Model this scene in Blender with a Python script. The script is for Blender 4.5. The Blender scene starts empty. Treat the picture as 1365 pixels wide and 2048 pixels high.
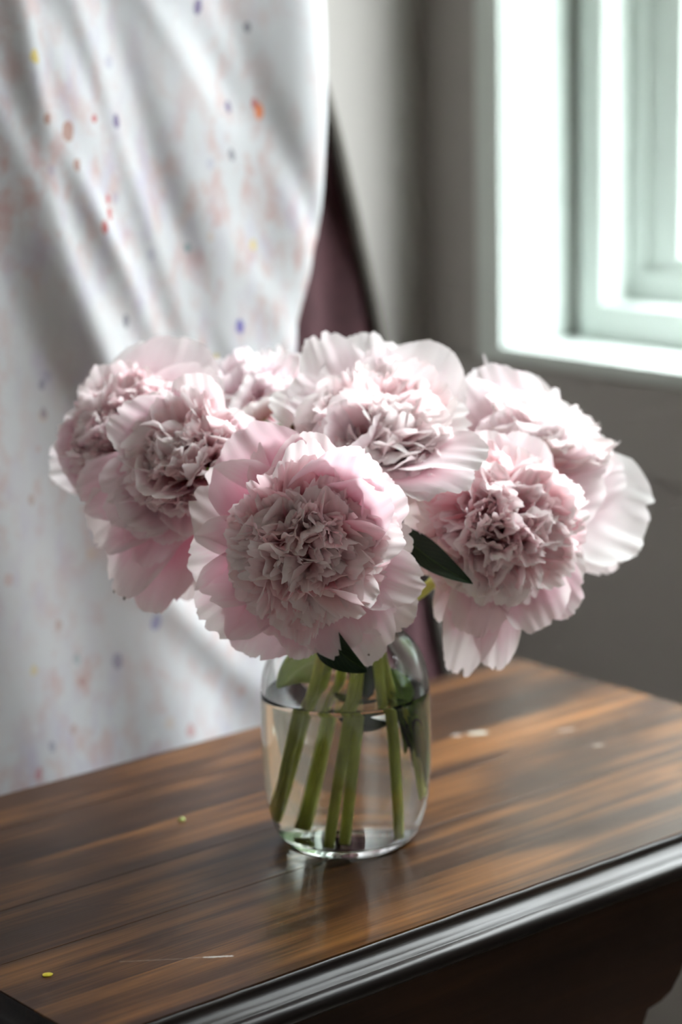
import bpy, bmesh, math, random
import numpy as np
from mathutils import Matrix, Vector

sc = bpy.context.scene
COL = sc.collection
PI = math.pi

# ------------------------------------------------------------------ camera
FPX = 4600.0                                   # focal length in pixels of the 1365x2048 frame
CAM = np.array([-0.86843, -1.04741, 1.25641])
RT = np.array([0.76665269, -0.64170267, -0.02147888])
UP = np.array([0.1536196, 0.15084511, 0.9765484])
FW = np.array([0.62341373, 0.75197303, -0.21422391])
TO = -FW
cd = bpy.data.cameras.new('camera'); cam = bpy.data.objects.new('camera', cd); COL.objects.link(cam)
cam.matrix_world = Matrix(((RT[0], UP[0], TO[0], CAM[0]), (RT[1], UP[1], TO[1], CAM[1]),
                           (RT[2], UP[2], TO[2], CAM[2]), (0, 0, 0, 1)))
cd.sensor_fit = 'VERTICAL'; cd.sensor_height = 36; cd.sensor_width = 24
cd.lens = FPX / 2048 * 36
cd.clip_start = 0.02
cd.dof.use_dof = True; cd.dof.focus_distance = 1.275; cd.dof.aperture_fstop = 4.2
sc.camera = cam

# ------------------------------------------------------------------ light
w = bpy.data.worlds.new('daylight'); sc.world = w; w.use_nodes = True
bg = w.node_tree.nodes['Background']
bg.inputs[0].default_value = (0.95, 0.968, 1.0, 1); bg.inputs[1].default_value = 16.0
sc.view_settings.view_transform = 'Standard'; sc.view_settings.look = 'None'
sc.view_settings.gamma = 1.0; sc.view_settings.exposure = 1.18
sc.view_settings.use_curve_mapping = False
sc.cycles.max_bounces = 11; sc.cycles.transmission_bounces = 9; sc.cycles.transparent_max_bounces = 12
sc.cycles.diffuse_bounces = 8
sc.cycles.use_adaptive_sampling = True; sc.cycles.adaptive_threshold = 0.06; sc.cycles.adaptive_min_samples = 16
sc.cycles.sample_clamp_indirect = 6.0

TZ = 0.75                                      # table height
XW = 0.757                                     # inner face of the window wall
YW = 0.763                                     # face of the wall behind the cloth
XL, YF, HC = -2.3, -2.4, 2.5                   # far wall, wall behind the camera, ceiling height
WIN = (-0.75, 0.637, 0.9157, 2.30)             # y0,y1,z0,z1 of the window, which runs on out of the picture to the right

# the sky's light enters through the window alone; the portal only guides the sampling of that opening
ld = bpy.data.lights.new('window_right_offscreen', 'AREA'); ld.shape = 'RECTANGLE'
ld.size = WIN[3] - WIN[2]; ld.size_y = WIN[1] - WIN[0]; ld.cycles.is_portal = True
lo = bpy.data.objects.new('window_right_offscreen', ld); COL.objects.link(lo)
lo.location = (XW + 0.205, (WIN[0] + WIN[1]) / 2, (WIN[2] + WIN[3]) / 2); lo.rotation_euler = (0, PI / 2, 0)

# ------------------------------------------------------------------ helpers
rng = np.random.default_rng(7)


def at(px, py, z):
    """photo pixel at a given depth (metres along the view axis) -> world point"""
    return CAM + (FW + RT * (px - 682.5) / FPX - UP * (py - 1024) / FPX) * z


def cvec(r, u, t):
    v = RT * r + UP * u + TO * t
    return v / np.linalg.norm(v)


def nrm(v):
    v = np.asarray(v, float)
    return v / np.maximum(np.linalg.norm(v, axis=-1, keepdims=True), 1e-9)


def link(name, me, mat=None, parent=None, smooth=True):
    o = bpy.data.objects.new(name, me); COL.objects.link(o)
    if mat is not None and not me.materials:
        me.materials.append(mat)
    if smooth and len(me.polygons):
        me.polygons.foreach_set('use_smooth', [True] * len(me.polygons))
    if parent is not None:
        o.parent = parent
    return o


def pyobj(name, vs, fs, mat, parent=None, smooth=False, uv=None):
    me = bpy.data.meshes.new(name); me.from_pydata([tuple(map(float, v)) for v in vs], [], fs)
    if uv is not None:
        lay = me.uv_layers.new(name='UVMap')
        idx = np.empty(len(me.loops), np.int32); me.loops.foreach_get('vertex_index', idx)
        lay.data.foreach_set('uv', np.asarray(uv, np.float32)[idx].ravel())
    return link(name, me, mat, parent, smooth)


def bmobj(name, bm, mat, parent=None, smooth=False):
    bmesh.ops.recalc_face_normals(bm, faces=bm.faces[:])
    me = bpy.data.meshes.new(name); bm.to_mesh(me); bm.free()
    return link(name, me, mat, parent, smooth)


def box_bm(x0, x1, y0, y1, z0, z1, bev=0.0, bm=None):
    bm = bm or bmesh.new()
    vs = [bm.verts.new(p) for p in ((x0, y0, z0), (x1, y0, z0), (x1, y1, z0), (x0, y1, z0),
                                    (x0, y0, z1), (x1, y0, z1), (x1, y1, z1), (x0, y1, z1))]
    fs = [bm.faces.new([vs[i] for i in f]) for f in ((0, 3, 2, 1), (4, 5, 6, 7), (0, 1, 5, 4), (1, 2, 6, 5), (2, 3, 7, 6), (3, 0, 4, 7))]
    if bev:
        bmesh.ops.bevel(bm, geom=list({e for f in fs for e in f.edges}), offset=bev, segments=2, affect='EDGES', profile=0.6)
    return bm


def box(name, x0, x1, y0, y1, z0, z1, mat, parent=None, bev=0.0):
    return bmobj(name, box_bm(x0, x1, y0, y1, z0, z1, bev), mat, parent)


def tag(o, label, cat, group=None):
    o['label'] = label; o['category'] = cat
    if group:
        o['group'] = group
    return o


def struct(o, label=None):
    o['kind'] = 'structure'
    if label:
        o['label'] = label
    return o


def empty(name, loc):
    o = bpy.data.objects.new(name, None); COL.objects.link(o); o.location = tuple(map(float, loc)); o.empty_display_size = 0.02
    return o


# ------------------------------------------------------------------ materials
def newmat(name):
    m = bpy.data.materials.new(name); m.use_nodes = True
    nt = m.node_tree; return m, nt, nt.nodes['Principled BSDF']


def node(nt, t, ins=None, **kw):
    n = nt.nodes.new(t)
    for k, v in kw.items():
        setattr(n, k, v)
    for k, v in (ins or {}).items():
        if isinstance(v, bpy.types.NodeSocket):
            nt.links.new(v, n.inputs[k])
        else:
            n.inputs[k].default_value = v
    return n


def math_(nt, op, a, b=None, clamp=False):
    n = node(nt, 'ShaderNodeMath', {0: a}, operation=op, use_clamp=clamp)
    if b is not None:
        if isinstance(b, bpy.types.NodeSocket):
            nt.links.new(b, n.inputs[1])
        else:
            n.inputs[1].default_value = b
    return n.outputs[0]


def mixc(nt, fac, a, b, blend='MIX'):
    n = nt.nodes.new('ShaderNodeMix'); n.data_type = 'RGBA'; n.blend_type = blend
    for i, v in ((0, fac), (6, a), (7, b)):
        if isinstance(v, bpy.types.NodeSocket):
            nt.links.new(v, n.inputs[i])
        elif i == 0:
            n.inputs[i].default_value = v
        else:
            n.inputs[i].default_value = (*v, 1)
    return n.outputs[2]


def ramp(nt, fac, stops, interp='LINEAR'):
    n = nt.nodes.new('ShaderNodeValToRGB'); n.color_ramp.interpolation = interp
    e = n.color_ramp.elements
    while len(e) < len(stops):
        e.new(0.5)
    for el, (p, c) in zip(e, stops):
        el.position = p; el.color = (*c, 1) if len(c) == 3 else c
    nt.links.new(fac, n.inputs[0])
    return n.outputs[0]


def mapped(nt, scale=(1, 1, 1), loc=(0, 0, 0), kind='Object', rot=(0, 0, 0)):
    tc = nt.nodes.new('ShaderNodeTexCoord')
    return node(nt, 'ShaderNodeMapping', {0: tc.outputs[kind], 1: loc, 2: rot, 3: scale}).outputs[0]


def noise(nt, vec, scale, detail=3, rough=0.55, dist=0.0):
    n = node(nt, 'ShaderNodeTexNoise', {'Scale': scale, 'Detail': detail, 'Roughness': rough, 'Distortion': dist})
    nt.links.new(vec, n.inputs['Vector'])
    return n.outputs[0]


def bump(nt, p, h, strength, dist=0.001):
    b = node(nt, 'ShaderNodeBump', {'Strength': strength, 'Distance': dist, 'Height': h})
    nt.links.new(b.outputs[0], p.inputs['Normal'])


def paint(name, col, rough=0.5, var=0.05, scale=6, bmp=0.0):
    m, nt, p = newmat(name)
    v = mapped(nt)
    n = noise(nt, v, scale, 4)
    c = ramp(nt, n, [(0.3, tuple(x * (1 - var) for x in col)), (0.7, tuple(x * (1 + var) for x in col))])
    nt.links.new(c, p.inputs['Base Color']); p.inputs['Roughness'].default_value = rough
    if bmp:
        bump(nt, p, noise(nt, v, 260, 2), bmp, 0.0005)
    return m


def petal_mat(name, deep, mid, pale, edge, transl=0.46, stops=(0.04, 0.36, 0.72, 0.97)):
    m, nt, p = newmat(name)
    tc = nt.nodes.new('ShaderNodeTexCoord')
    sep = node(nt, 'ShaderNodeSeparateXYZ', {0: tc.outputs['UV']})
    oi = nt.nodes.new('ShaderNodeObjectInfo')
    # veins: streaks that run along the petal
    off = node(nt, 'ShaderNodeCombineXYZ', {0: math_(nt, 'MULTIPLY', oi.outputs['Random'], 37.0)}).outputs[0]
    vv = node(nt, 'ShaderNodeVectorMath', {0: node(nt, 'ShaderNodeVectorMath', {0: tc.outputs['UV'], 1: (26, 1.6, 1)}, operation='MULTIPLY').outputs[0], 1: off}, operation='ADD').outputs[0]
    vein = noise(nt, vv, 1.0, 3)
    blot = noise(nt, node(nt, 'ShaderNodeVectorMath', {0: node(nt, 'ShaderNodeVectorMath', {0: tc.outputs['UV'], 1: (3, 3, 1)}, operation='MULTIPLY').outputs[0], 1: off}, operation='ADD').outputs[0], 1.0, 2)
    # v shifted by veins, blotches, the petal's own random tone and the distance from the midline
    au = math_(nt, 'ABSOLUTE', math_(nt, 'SUBTRACT', sep.outputs[0], 0.5))
    v = math_(nt, 'ADD', sep.outputs[1], math_(nt, 'MULTIPLY', math_(nt, 'SUBTRACT', vein, 0.5), 0.22))
    v = math_(nt, 'ADD', v, math_(nt, 'MULTIPLY', math_(nt, 'SUBTRACT', blot, 0.5), 0.35))
    v = math_(nt, 'ADD', v, math_(nt, 'MULTIPLY', math_(nt, 'SUBTRACT', oi.outputs['Random'], 0.5), 0.32))
    v = math_(nt, 'ADD', v, math_(nt, 'MULTIPLY', math_(nt, 'POWER', math_(nt, 'MULTIPLY', au, 2.0), 4.0), 0.22), clamp=True)
    c = ramp(nt, v, list(zip(stops, (deep, mid, pale, edge))), 'EASE')
    nt.links.new(c, p.inputs['Base Color'])
    p.inputs['Roughness'].default_value = 0.58
    p.inputs['Specular IOR Level'].default_value = 0.25
    p.inputs['Sheen Weight'].default_value = 0.12
    bump(nt, p, vein, 0.25, 0.0006)
    tr = node(nt, 'ShaderNodeBsdfTranslucent', {0: mixc(nt, 1.0, c, (1.0, 0.93, 0.95), 'MULTIPLY')})
    mx = node(nt, 'ShaderNodeMixShader', {0: transl, 1: p.outputs[0], 2: tr.outputs[0]})
    nt.links.new(mx.outputs[0], nt.nodes['Material Output'].inputs[0])
    return m


def leaf_mat(name, a, b, vein_c, transl=0.25):
    m, nt, p = newmat(name)
    tc = nt.nodes.new('ShaderNodeTexCoord')
    sep = node(nt, 'ShaderNodeSeparateXYZ', {0: tc.outputs['UV']})
    au = math_(nt, 'ABSOLUTE', math_(nt, 'SUBTRACT', sep.outputs[0], 0.5))
    diag = math_(nt, 'SUBTRACT', math_(nt, 'MULTIPLY', sep.outputs[1], 9.0), math_(nt, 'MULTIPLY', au, 7.0))
    tri = math_(nt, 'PINGPONG', diag, 0.5)
    side = math_(nt, 'LESS_THAN', tri, 0.03)
    midr = math_(nt, 'LESS_THAN', au, 0.012)
    vn = math_(nt, 'MAXIMUM', math_(nt, 'MULTIPLY', side, 0.6), midr)
    c = mixc(nt, noise(nt, tc.outputs['UV'], 6, 3), a, b)
    c = mixc(nt, vn, c, vein_c)
    nt.links.new(c, p.inputs['Base Color']); p.inputs['Roughness'].default_value = 0.45; p.inputs['Specular IOR Level'].default_value = 0.25
    bump(nt, p, vn, 0.4, 0.0005)
    tr = node(nt, 'ShaderNodeBsdfTranslucent', {0: c})
    mx = node(nt, 'ShaderNodeMixShader', {0: transl, 1: p.outputs[0], 2: tr.outputs[0]})
    nt.links.new(mx.outputs[0], nt.nodes['Material Output'].inputs[0])
    return m


def wood_mat(name, dark, mid, light, rough, coat=0.0, rand=1.0, scratches=(), spec=0.5):
    m, nt, p = newmat(name)
    oi = nt.nodes.new('ShaderNodeObjectInfo')
    tc = nt.nodes.new('ShaderNodeTexCoord')
    off = node(nt, 'ShaderNodeCombineXYZ', {0: math_(nt, 'MULTIPLY', oi.outputs['Random'], 5.0), 1: math_(nt, 'MULTIPLY', oi.outputs['Random'], 11.0)}).outputs[0]
    pos = node(nt, 'ShaderNodeVectorMath', {0: tc.outputs['Object'], 1: off}, operation='ADD').outputs[0]
    g1 = noise(nt, node(nt, 'ShaderNodeVectorMath', {0: pos, 1: (3.4, 66, 66)}, operation='MULTIPLY').outputs[0], 1.0, 4, 0.6, 0.6)
    g2 = noise(nt, node(nt, 'ShaderNodeVectorMath', {0: pos, 1: (9, 420, 420)}, operation='MULTIPLY').outputs[0], 1.0, 3, 0.6)
    g3 = noise(nt, node(nt, 'ShaderNodeVectorMath', {0: pos, 1: (5.5, 13, 13)}, operation='MULTIPLY').outputs[0], 1.0, 2, 0.5)
    t = math_(nt, 'ADD', math_(nt, 'MULTIPLY', g1, 0.62), math_(nt, 'MULTIPLY', g3, 0.5))
    t = math_(nt, 'ADD', t, math_(nt, 'MULTIPLY', math_(nt, 'SUBTRACT', oi.outputs['Random'], 0.5), 0.16 * rand))
    t = math_(nt, 'ADD', t, math_(nt, 'MULTIPLY', math_(nt, 'SUBTRACT', g2, 0.5), 0.22))
    c = ramp(nt, t, [(0.36, dark), (0.57, mid), (0.80, light)])
    pore = math_(nt, 'GREATER_THAN', g2, 0.66)
    c = mixc(nt, math_(nt, 'MULTIPLY', pore, 0.35), c, tuple(x * 0.45 for x in dark))
    r = math_(nt, 'ADD', math_(nt, 'MULTIPLY', noise(nt, tc.outputs['Object'], 14, 4), 0.22), rough - 0.11)
    geo = nt.nodes.new('ShaderNodeNewGeometry')
    wn = math_(nt, 'SUBTRACT', noise(nt, tc.outputs['Object'], 300, 2), 0.5) if scratches else None
    for (ax, ay, bx, by, wd, col, amt) in scratches:      # worn lines and spots rubbed into the finish
        a = np.array((ax, ay, TZ)); b = np.array((bx, by, TZ)); d = b - a; ln = max(np.linalg.norm(d), 1e-6)
        rel = node(nt, 'ShaderNodeVectorMath', {0: geo.outputs['Position'], 1: tuple(a)}, operation='SUBTRACT').outputs[0]
        dot = node(nt, 'ShaderNodeVectorMath', {0: rel, 1: tuple(d / ln)}, operation='DOT_PRODUCT').outputs['Value']
        dot = node(nt, 'ShaderNodeClamp', {0: dot, 1: 0.0, 2: float(ln)}).outputs[0]
        foot = node(nt, 'ShaderNodeVectorMath', {0: tuple(d / ln), 'Scale': dot}, operation='SCALE').outputs[0]
        dist = node(nt, 'ShaderNodeVectorMath', {0: rel, 1: foot}, operation='DISTANCE').outputs['Value']
        wob = math_(nt, 'MULTIPLY', wn, wd * 1.2)
        f = math_(nt, 'SUBTRACT', 1.0, math_(nt, 'DIVIDE', math_(nt, 'ADD', dist, wob), wd), clamp=True)
        c = mixc(nt, math_(nt, 'MULTIPLY', f, amt), c, col)
    nt.links.new(c, p.inputs['Base Color']); nt.links.new(r, p.inputs['Roughness'])
    p.inputs['Specular IOR Level'].default_value = spec
    p.inputs['Coat Weight'].default_value = coat; p.inputs['Coat Roughness'].default_value = 0.16
    bump(nt, p, math_(nt, 'ADD', g2, math_(nt, 'MULTIPLY', g1, 1.5)), 0.12, 0.0006)
    return m


def glass_mat(name, col, ior):
    m, nt, p = newmat(name)
    p.inputs['Base Color'].default_value = (*col, 1); p.inputs['Roughness'].default_value = 0.0
    p.inputs['IOR'].default_value = ior; p.inputs['Transmission Weight'].default_value = 1.0
    return m


M = {}
M['wall_right'] = paint('taupe wall paint', (0.40, 0.372, 0.354), 0.6, 0.03, 3, 0.05)
M['wall_left'] = M['wall_right']
M['wall_far'] = paint('pale wall paint', (0.78, 0.76, 0.74), 0.7, 0.03, 3)
M['ceil'] = paint('white ceiling paint', (0.84, 0.84, 0.82), 0.8, 0.02, 3)
M['floor'] = paint('grey floor boards', (0.30, 0.26, 0.23), 0.5, 0.15, 9)
M['trim'] = paint('white window paint', (0.68, 0.735, 0.705), 0.35, 0.03, 12)
M['sash'] = M['trim']
def pane_mat():
    m, nt, p = newmat('window glass')
    tr = node(nt, 'ShaderNodeBsdfTransparent', {0: (0.96, 0.98, 0.97, 1)})
    gl = node(nt, 'ShaderNodeBsdfGlossy', {0: (1, 1, 1, 1), 'Roughness': 0.0})
    mx = node(nt, 'ShaderNodeMixShader', {0: 0.05, 1: tr.outputs[0], 2: gl.outputs[0]})
    nt.links.new(mx.outputs[0], nt.nodes['Material Output'].inputs[0])
    return m


M['pane'] = pane_mat()
SCR = [(-0.215, -0.062, -0.168, -0.096, 0.0011, (0.42, 0.38, 0.34), 0.25),
       (-0.178, -0.089, -0.166, -0.0975, 0.0016, (0.62, 0.60, 0.56), 0.8),
       (-0.200, 0.028, -0.165, 0.004, 0.0012, (0.025, 0.012, 0.008), 0.8),
       (0.200, 0.099, 0.206, 0.096, 0.0055, (0.55, 0.58, 0.52), 0.75),
       (0.188, 0.105, 0.190, 0.104, 0.004, (0.55, 0.50, 0.45), 0.6),
       (0.165, 0.150, 0.168, 0.149, 0.005, (0.5, 0.45, 0.4), 0.4),
       (0.250, 0.060, 0.256, 0.058, 0.004, (0.5, 0.45, 0.4), 0.4),
       (0.243, 0.020, 0.246, 0.019, 0.003, (0.5, 0.45, 0.4), 0.5)]
M['top'] = wood_mat('polished walnut', (0.016, 0.007, 0.0045), (0.046, 0.019, 0.008), (0.23, 0.097, 0.028), 0.33, 0.03, 1.0, SCR, 0.22)
M['mould'] = wood_mat('ebonised moulding', (0.006, 0.004, 0.004), (0.012, 0.008, 0.006), (0.03, 0.016, 0.010), 0.34, 0.0, 1.0, (), 0.22)
M['apron'] = wood_mat('dark stained wood', (0.012, 0.005, 0.003), (0.024, 0.010, 0.005), (0.05, 0.021, 0.009), 0.5, 0.0, 1.0, (), 0.25)
M['glass'] = glass_mat('jar glass', (0.985, 1.0, 0.99), 1.48)
M['water'] = glass_mat('vase water', (0.985, 0.99, 0.95), 1.333)
M['stem'] = paint('peony stem green', (0.58, 0.63, 0.13), 0.45, 0.25, 40)
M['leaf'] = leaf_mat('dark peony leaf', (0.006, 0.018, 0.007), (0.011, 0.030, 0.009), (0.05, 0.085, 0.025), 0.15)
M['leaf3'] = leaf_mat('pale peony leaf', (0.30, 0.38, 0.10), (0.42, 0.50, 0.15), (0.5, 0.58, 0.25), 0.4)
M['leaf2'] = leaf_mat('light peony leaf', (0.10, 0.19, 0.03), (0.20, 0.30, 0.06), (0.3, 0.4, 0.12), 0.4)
M['lawn'] = paint('lawn', (0.08, 0.13, 0.04), 0.9, 0.3, 20)
M['added_hedge'] = paint('hedge leaves', (0.030, 0.050, 0.020), 0.8, 0.5, 14)
M['brown'] = paint('withered brown', (0.10, 0.05, 0.02), 0.8, 0.3, 200)
M['yellow'] = paint('yellow petal flake', (0.62, 0.50, 0.03), 0.5, 0.1, 200)
M['speck'] = paint('green speck', (0.38, 0.46, 0.14), 0.6, 0.1, 200)
M['maroon'] = paint('maroon cloth', (0.062, 0.022, 0.028), 0.9, 0.2, 40)
M['hem'] = paint('grey hem tape', (0.075, 0.066, 0.058), 0.9, 0.1, 40)
# petals: guard petals are pinker, the tuft in the middle is creamier
M['guard'] = petal_mat('pink guard petal', (0.76, 0.27, 0.40), (0.85, 0.48, 0.59), (0.89, 0.69, 0.75), (0.93, 0.87, 0.87))
M['guard_pale'] = petal_mat('pale guard petal', (0.86, 0.45, 0.54), (0.91, 0.71, 0.76), (0.94, 0.87, 0.89), (0.95, 0.94, 0.94))
M['tuft'] = petal_mat('cream pink petal', (0.86, 0.20, 0.26), (0.93, 0.52, 0.56), (0.96, 0.81, 0.82), (0.97, 0.94, 0.935), 0.52, (0.08, 0.38, 0.74, 1.0))
M['tuft_white'] = petal_mat('white petal', (0.84, 0.26, 0.32), (0.92, 0.62, 0.65), (0.95, 0.87, 0.87), (0.97, 0.95, 0.94), 0.48, (0.05, 0.30, 0.62, 0.95))
M['tuft_pink'] = petal_mat('rose petal', (0.85, 0.17, 0.27), (0.92, 0.45, 0.54), (0.95, 0.75, 0.78), (0.97, 0.92, 0.915), 0.52, (0.08, 0.40, 0.78, 1.0))


def cloth_mat():
    m, nt, p = newmat('paint spattered cotton')
    geo = nt.nodes.new('ShaderNodeNewGeometry'); pos = geo.outputs['Position']

    def sc3(s):
        return node(nt, 'ShaderNodeVectorMath', {0: pos, 1: s}, operation='MULTIPLY').outputs[0]
    c = mixc(nt, noise(nt, pos, 9, 3), (0.52, 0.52, 0.55), (0.61, 0.61, 0.63))
    zone = noise(nt, sc3((9, 1, 5)), 1.0, 2)
    zone2 = noise(nt, sc3((7, 1, 6)), 1.3, 2)
    n1 = noise(nt, sc3((75, 1, 42)), 1.0, 4, 0.6)
    f = math_(nt, 'MULTIPLY', ramp(nt, n1, [(0.46, (0, 0, 0)), (0.66, (1, 1, 1))]), ramp(nt, zone, [(0.36, (0.18,) * 3), (0.60, (0.95,) * 3)]))
    c = mixc(nt, f, c, (0.52, 0.36, 0.35))
    n2 = noise(nt, sc3((60, 7, 26)), 1.0, 3, 0.6)
    f = math_(nt, 'MULTIPLY', ramp(nt, n2, [(0.48, (0, 0, 0)), (0.70, (1, 1, 1))]), ramp(nt, zone2, [(0.4, (0.05,) * 3), (0.65, (0.75,) * 3)]))
    c = mixc(nt, f, c, (0.46, 0.41, 0.53))
    vo = node(nt, 'ShaderNodeTexVoronoi', {'Scale': 34.0, 'Randomness': 1.0}); nt.links.new(sc3((1, 0.2, 0.8)), vo.inputs['Vector'])
    dots = math_(nt, 'MULTIPLY', math_(nt, 'LESS_THAN', vo.outputs['Distance'], 0.13), 0.35)
    hue = ramp(nt, node(nt, 'ShaderNodeSeparateColor', {0: vo.outputs['Color']}).outputs[0],
               [(0.0, (0.5, 0.25, 0.22)), (0.3, (0.6, 0.42, 0.3)), (0.5, (0.3, 0.28, 0.42)), (0.7, (0.65, 0.65, 0.66)), (1, (0.66, 0.66, 0.66))], 'CONSTANT')
    c = mixc(nt, dots, c, hue)
    O, V, G, Rd, B, Y, T, BR = (0.75, 0.20, 0.05), (0.16, 0.13, 0.24), (0.22, 0.21, 0.25), (0.45, 0.10, 0.09), (0.10, 0.09, 0.36), (0.62, 0.48, 0.15), (0.25, 0.33, 0.36), (0.38, 0.22, 0.18)
    spots = [(536, 222, 12, O), (528, 208, 9, Rd), (473, 213, 10, V), (475, 310, 9, G), (181, 238, 8, Rd), (229, 242, 10, V), (485, 653, 12, B),
             (383, 497, 8, T), (518, 491, 9, Y), (50, 110, 11, Y), (188, 450, 9, Rd), (206, 426, 9, Rd), (120, 262, 16, BR), (437, 722, 12, Y),
             (405, 12, 12, V), (510, 52, 8, G), (75, 237, 7, BR), (136, 330, 9, BR), (85, 770, 9, V), (88, 826, 9, V), (64, 1000, 8, BR), (297, 1240, 13, B), (230, 1322, 12, V),
             (155, 1318, 9, T), (68, 1340, 9, Y), (165, 1362, 9, BR), (148, 1460, 9, BR), (118, 1250, 9, BR), (368, 1455, 12, Rd), (80, 1550, 10, Rd), (105, 1495, 9, V), (205, 400, 7, Rd), (240, 640, 9, G)]
    wob = math_(nt, 'MULTIPLY', math_(nt, 'SUBTRACT', noise(nt, pos, 130, 2), 0.5), 0.006)
    for px, py, r, col in spots:
        d0 = FW + RT * (px - 682.5) / FPX - UP * (py - 1024) / FPX
        q = CAM + d0 * ((CLY - CAM[1]) / d0[1])
        rel = node(nt, 'ShaderNodeVectorMath', {0: pos, 1: tuple(map(float, q))}, operation='SUBTRACT').outputs[0]
        rel = node(nt, 'ShaderNodeVectorMath', {0: rel, 1: (1.3, 0.0, 0.85)}, operation='MULTIPLY').outputs[0]
        dist = math_(nt, 'ADD', node(nt, 'ShaderNodeVectorMath', {0: rel}, operation='LENGTH').outputs['Value'], wob)
        f = math_(nt, 'LESS_THAN', dist, r * 0.00040)
        c = mixc(nt, math_(nt, 'MULTIPLY', f, 0.85 if py < 760 else 0.5), c, col)
    nt.links.new(c, p.inputs['Base Color']); p.inputs['Roughness'].default_value = 0.9
    p.inputs['Specular IOR Level'].default_value = 0.1
    bump(nt, p, noise(nt, pos, 700, 2), 0.1, 0.0004)
    return m


CLY = 0.30
M['cloth'] = cloth_mat()

# ------------------------------------------------------------------ the room
XO = XW + 0.20                                # outer face of the window wall
struct(box('floor', XL, XO, YF, YW + 0.2, -0.1, 0.0, M['floor']))
struct(box('ceiling', XL, XO, YF, YW + 0.2, HC, HC + 0.1, M['ceil']))
struct(box('wall_left', XL, XW, YW, YW + 0.2, 0.0, HC, M['wall_left']))
struct(box('wall_far', XL - 0.2, XL, YF, YW + 0.2, 0.0, HC, M['wall_far']))
struct(box('wall_front', XL, XO, YF - 0.2, YF, 0.0, HC, M['wall_far']))
bm = bmesh.new()
zA, zB = WIN[2] - 0.0155, WIN[3]
box_bm(XW, XO, YF, WIN[0], 0.0, HC, bm=bm); box_bm(XW, XO, WIN[1], YW + 0.2, 0.0, HC, bm=bm)
box_bm(XW, XO, WIN[0], WIN[1], 0.0, zA, bm=bm); box_bm(XW, XO, WIN[0], WIN[1], zB, HC, bm=bm)
struct(bmobj('wall_right', bm, M['wall_right']))
# a broad board under the window whose lower edge throws the soft line on the wall
struct(box('trim_1', XW - 0.010, XW + 0.002, YF + 0.01, YW - 0.001, 0.806, 0.8985, M['wall_right'], None, 0.003))


def window(idx, y0, y1, z0, z1):
    """double-hung window; parts step back from the room towards the glass (+X)"""
    lab = 'white painted window in a deep reveal, set in the taupe wall'
    wnd = struct(empty('window_%d' % idx, (XW, (y0 + y1) / 2, z0)))
    wnd['label'] = lab

    def part(nm, x0, x1, a0, a1, b0, b1, mat, bev=0.0015, par=None):
        o = box(nm, x0, x1, a0, a1, b0, b1, mat, par or wnd, bev)
        base = wnd.matrix_basis.translation if par is None else Vector((0, 0, 0))
        o.data.transform(Matrix.Translation(-Vector((XW, (y0 + y1) / 2, z0))))
        return o
    cw = 0.036
    part('casing', XW - 0.012, XW + 0.006, y1, y1 + cw, z0 - 0.016, z1 + cw, M['trim'])
    part('casing', XW - 0.012, XW + 0.006, y0 - cw, y0, z0 - 0.016, z1 + cw, M['trim'])
    part('casing', XW - 0.012, XW + 0.006, y0 - 0.0005, y1 + 0.0005, z1 + 0.001, z1 + cw, M['trim'])
    part('sill', XW - 0.015, XW + 0.198, y0, y1, z0 - 0.016, z0, M['trim'], 0.003)
    # lining boards of the reveal
    xb = XW + 0.085
    part('jamb', XW - 0.004, xb, y1 - 0.0025, y1 + 0.001, z0, z1, M['trim'], 0.0008)
    part('jamb', XW - 0.004, xb, y0 - 0.001, y0 + 0.0025, z0, z1, M['trim'], 0.0008)
    part('head', XW - 0.004, xb, y0, y1, z1 - 0.0025, z1 + 0.001, M['trim'], 0.0008)
    # stop frame, one step in
    s0, s1 = y0 + 0.0165, y1 - 0.0165
    part('stop', xb, xb + 0.039, y1 - 0.048, s1, z0 + 0.004, z1, M['trim'])
    part('stop', xb, xb + 0.039, s0, y0 + 0.048, z0 + 0.004, z1, M['trim'])
    part('stop', xb + 0.001, xb + 0.039, s0 + 0.002, s1 - 0.002, z0 + 0.0005, z0 + 0.0385, M['sash'], 0.003)
    part('backing', xb + 0.016, xb + 0.042, s1 - 0.004, y1 + 0.001, z0, z1, M['sash'])
    part('backing', xb + 0.016, xb + 0.042, y0 - 0.001, s0 + 0.004, z0, z1, M['sash'])
    # lower and upper sash with panes
    for nm, dx, za, zb in (('lower_sash', 0.040, z0 + 0.03, (z0 + z1) / 2 + 0.02), ('upper_sash', 0.076, (z0 + z1) / 2 - 0.02, z1)):
        xa = xb + dx
        sash = part(nm, xa, xa + 0.032, y1 - 0.068, y1 - 0.042, za, zb, M['trim'], 0.003)
        e = []
        e.append(part('stile', xa, xa + 0.032, y0 + 0.042, y0 + 0.068, za, zb, M['trim'], 0.003))
        e.append(part('rail', xa + 0.0005, xa + 0.0315, y0 + 0.066, y1 - 0.066, za, za + 0.040, M['trim'], 0.003))
        e.append(part('rail', xa + 0.0005, xa + 0.0315, y0 + 0.066, y1 - 0.066, zb - 0.04, zb, M['trim'], 0.003))
        e.append(part('glazing_bead', xa + 0.008, xa + 0.020, y1 - 0.112, y1 - 0.066, za + 0.038, zb - 0.038, M['sash'], 0.004))
        e.append(part('glazing_bead', xa + 0.008, xa + 0.020, y0 + 0.066, y0 + 0.112, za + 0.038, zb - 0.038, M['sash'], 0.004))
        e.append(part('glazing_bead', xa + 0.0085, xa + 0.0195, y0 + 0.11, y1 - 0.11, za + 0.038, za + 0.056, M['sash'], 0.004))
        e.append(part('pane', xa + 0.013, xa + 0.016, y0 + 0.11, y1 - 0.11, za + 0.054, zb - 0.038, M['pane'], 0.0))
        for q in e:
            q.parent = sash
    return wnd


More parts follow.
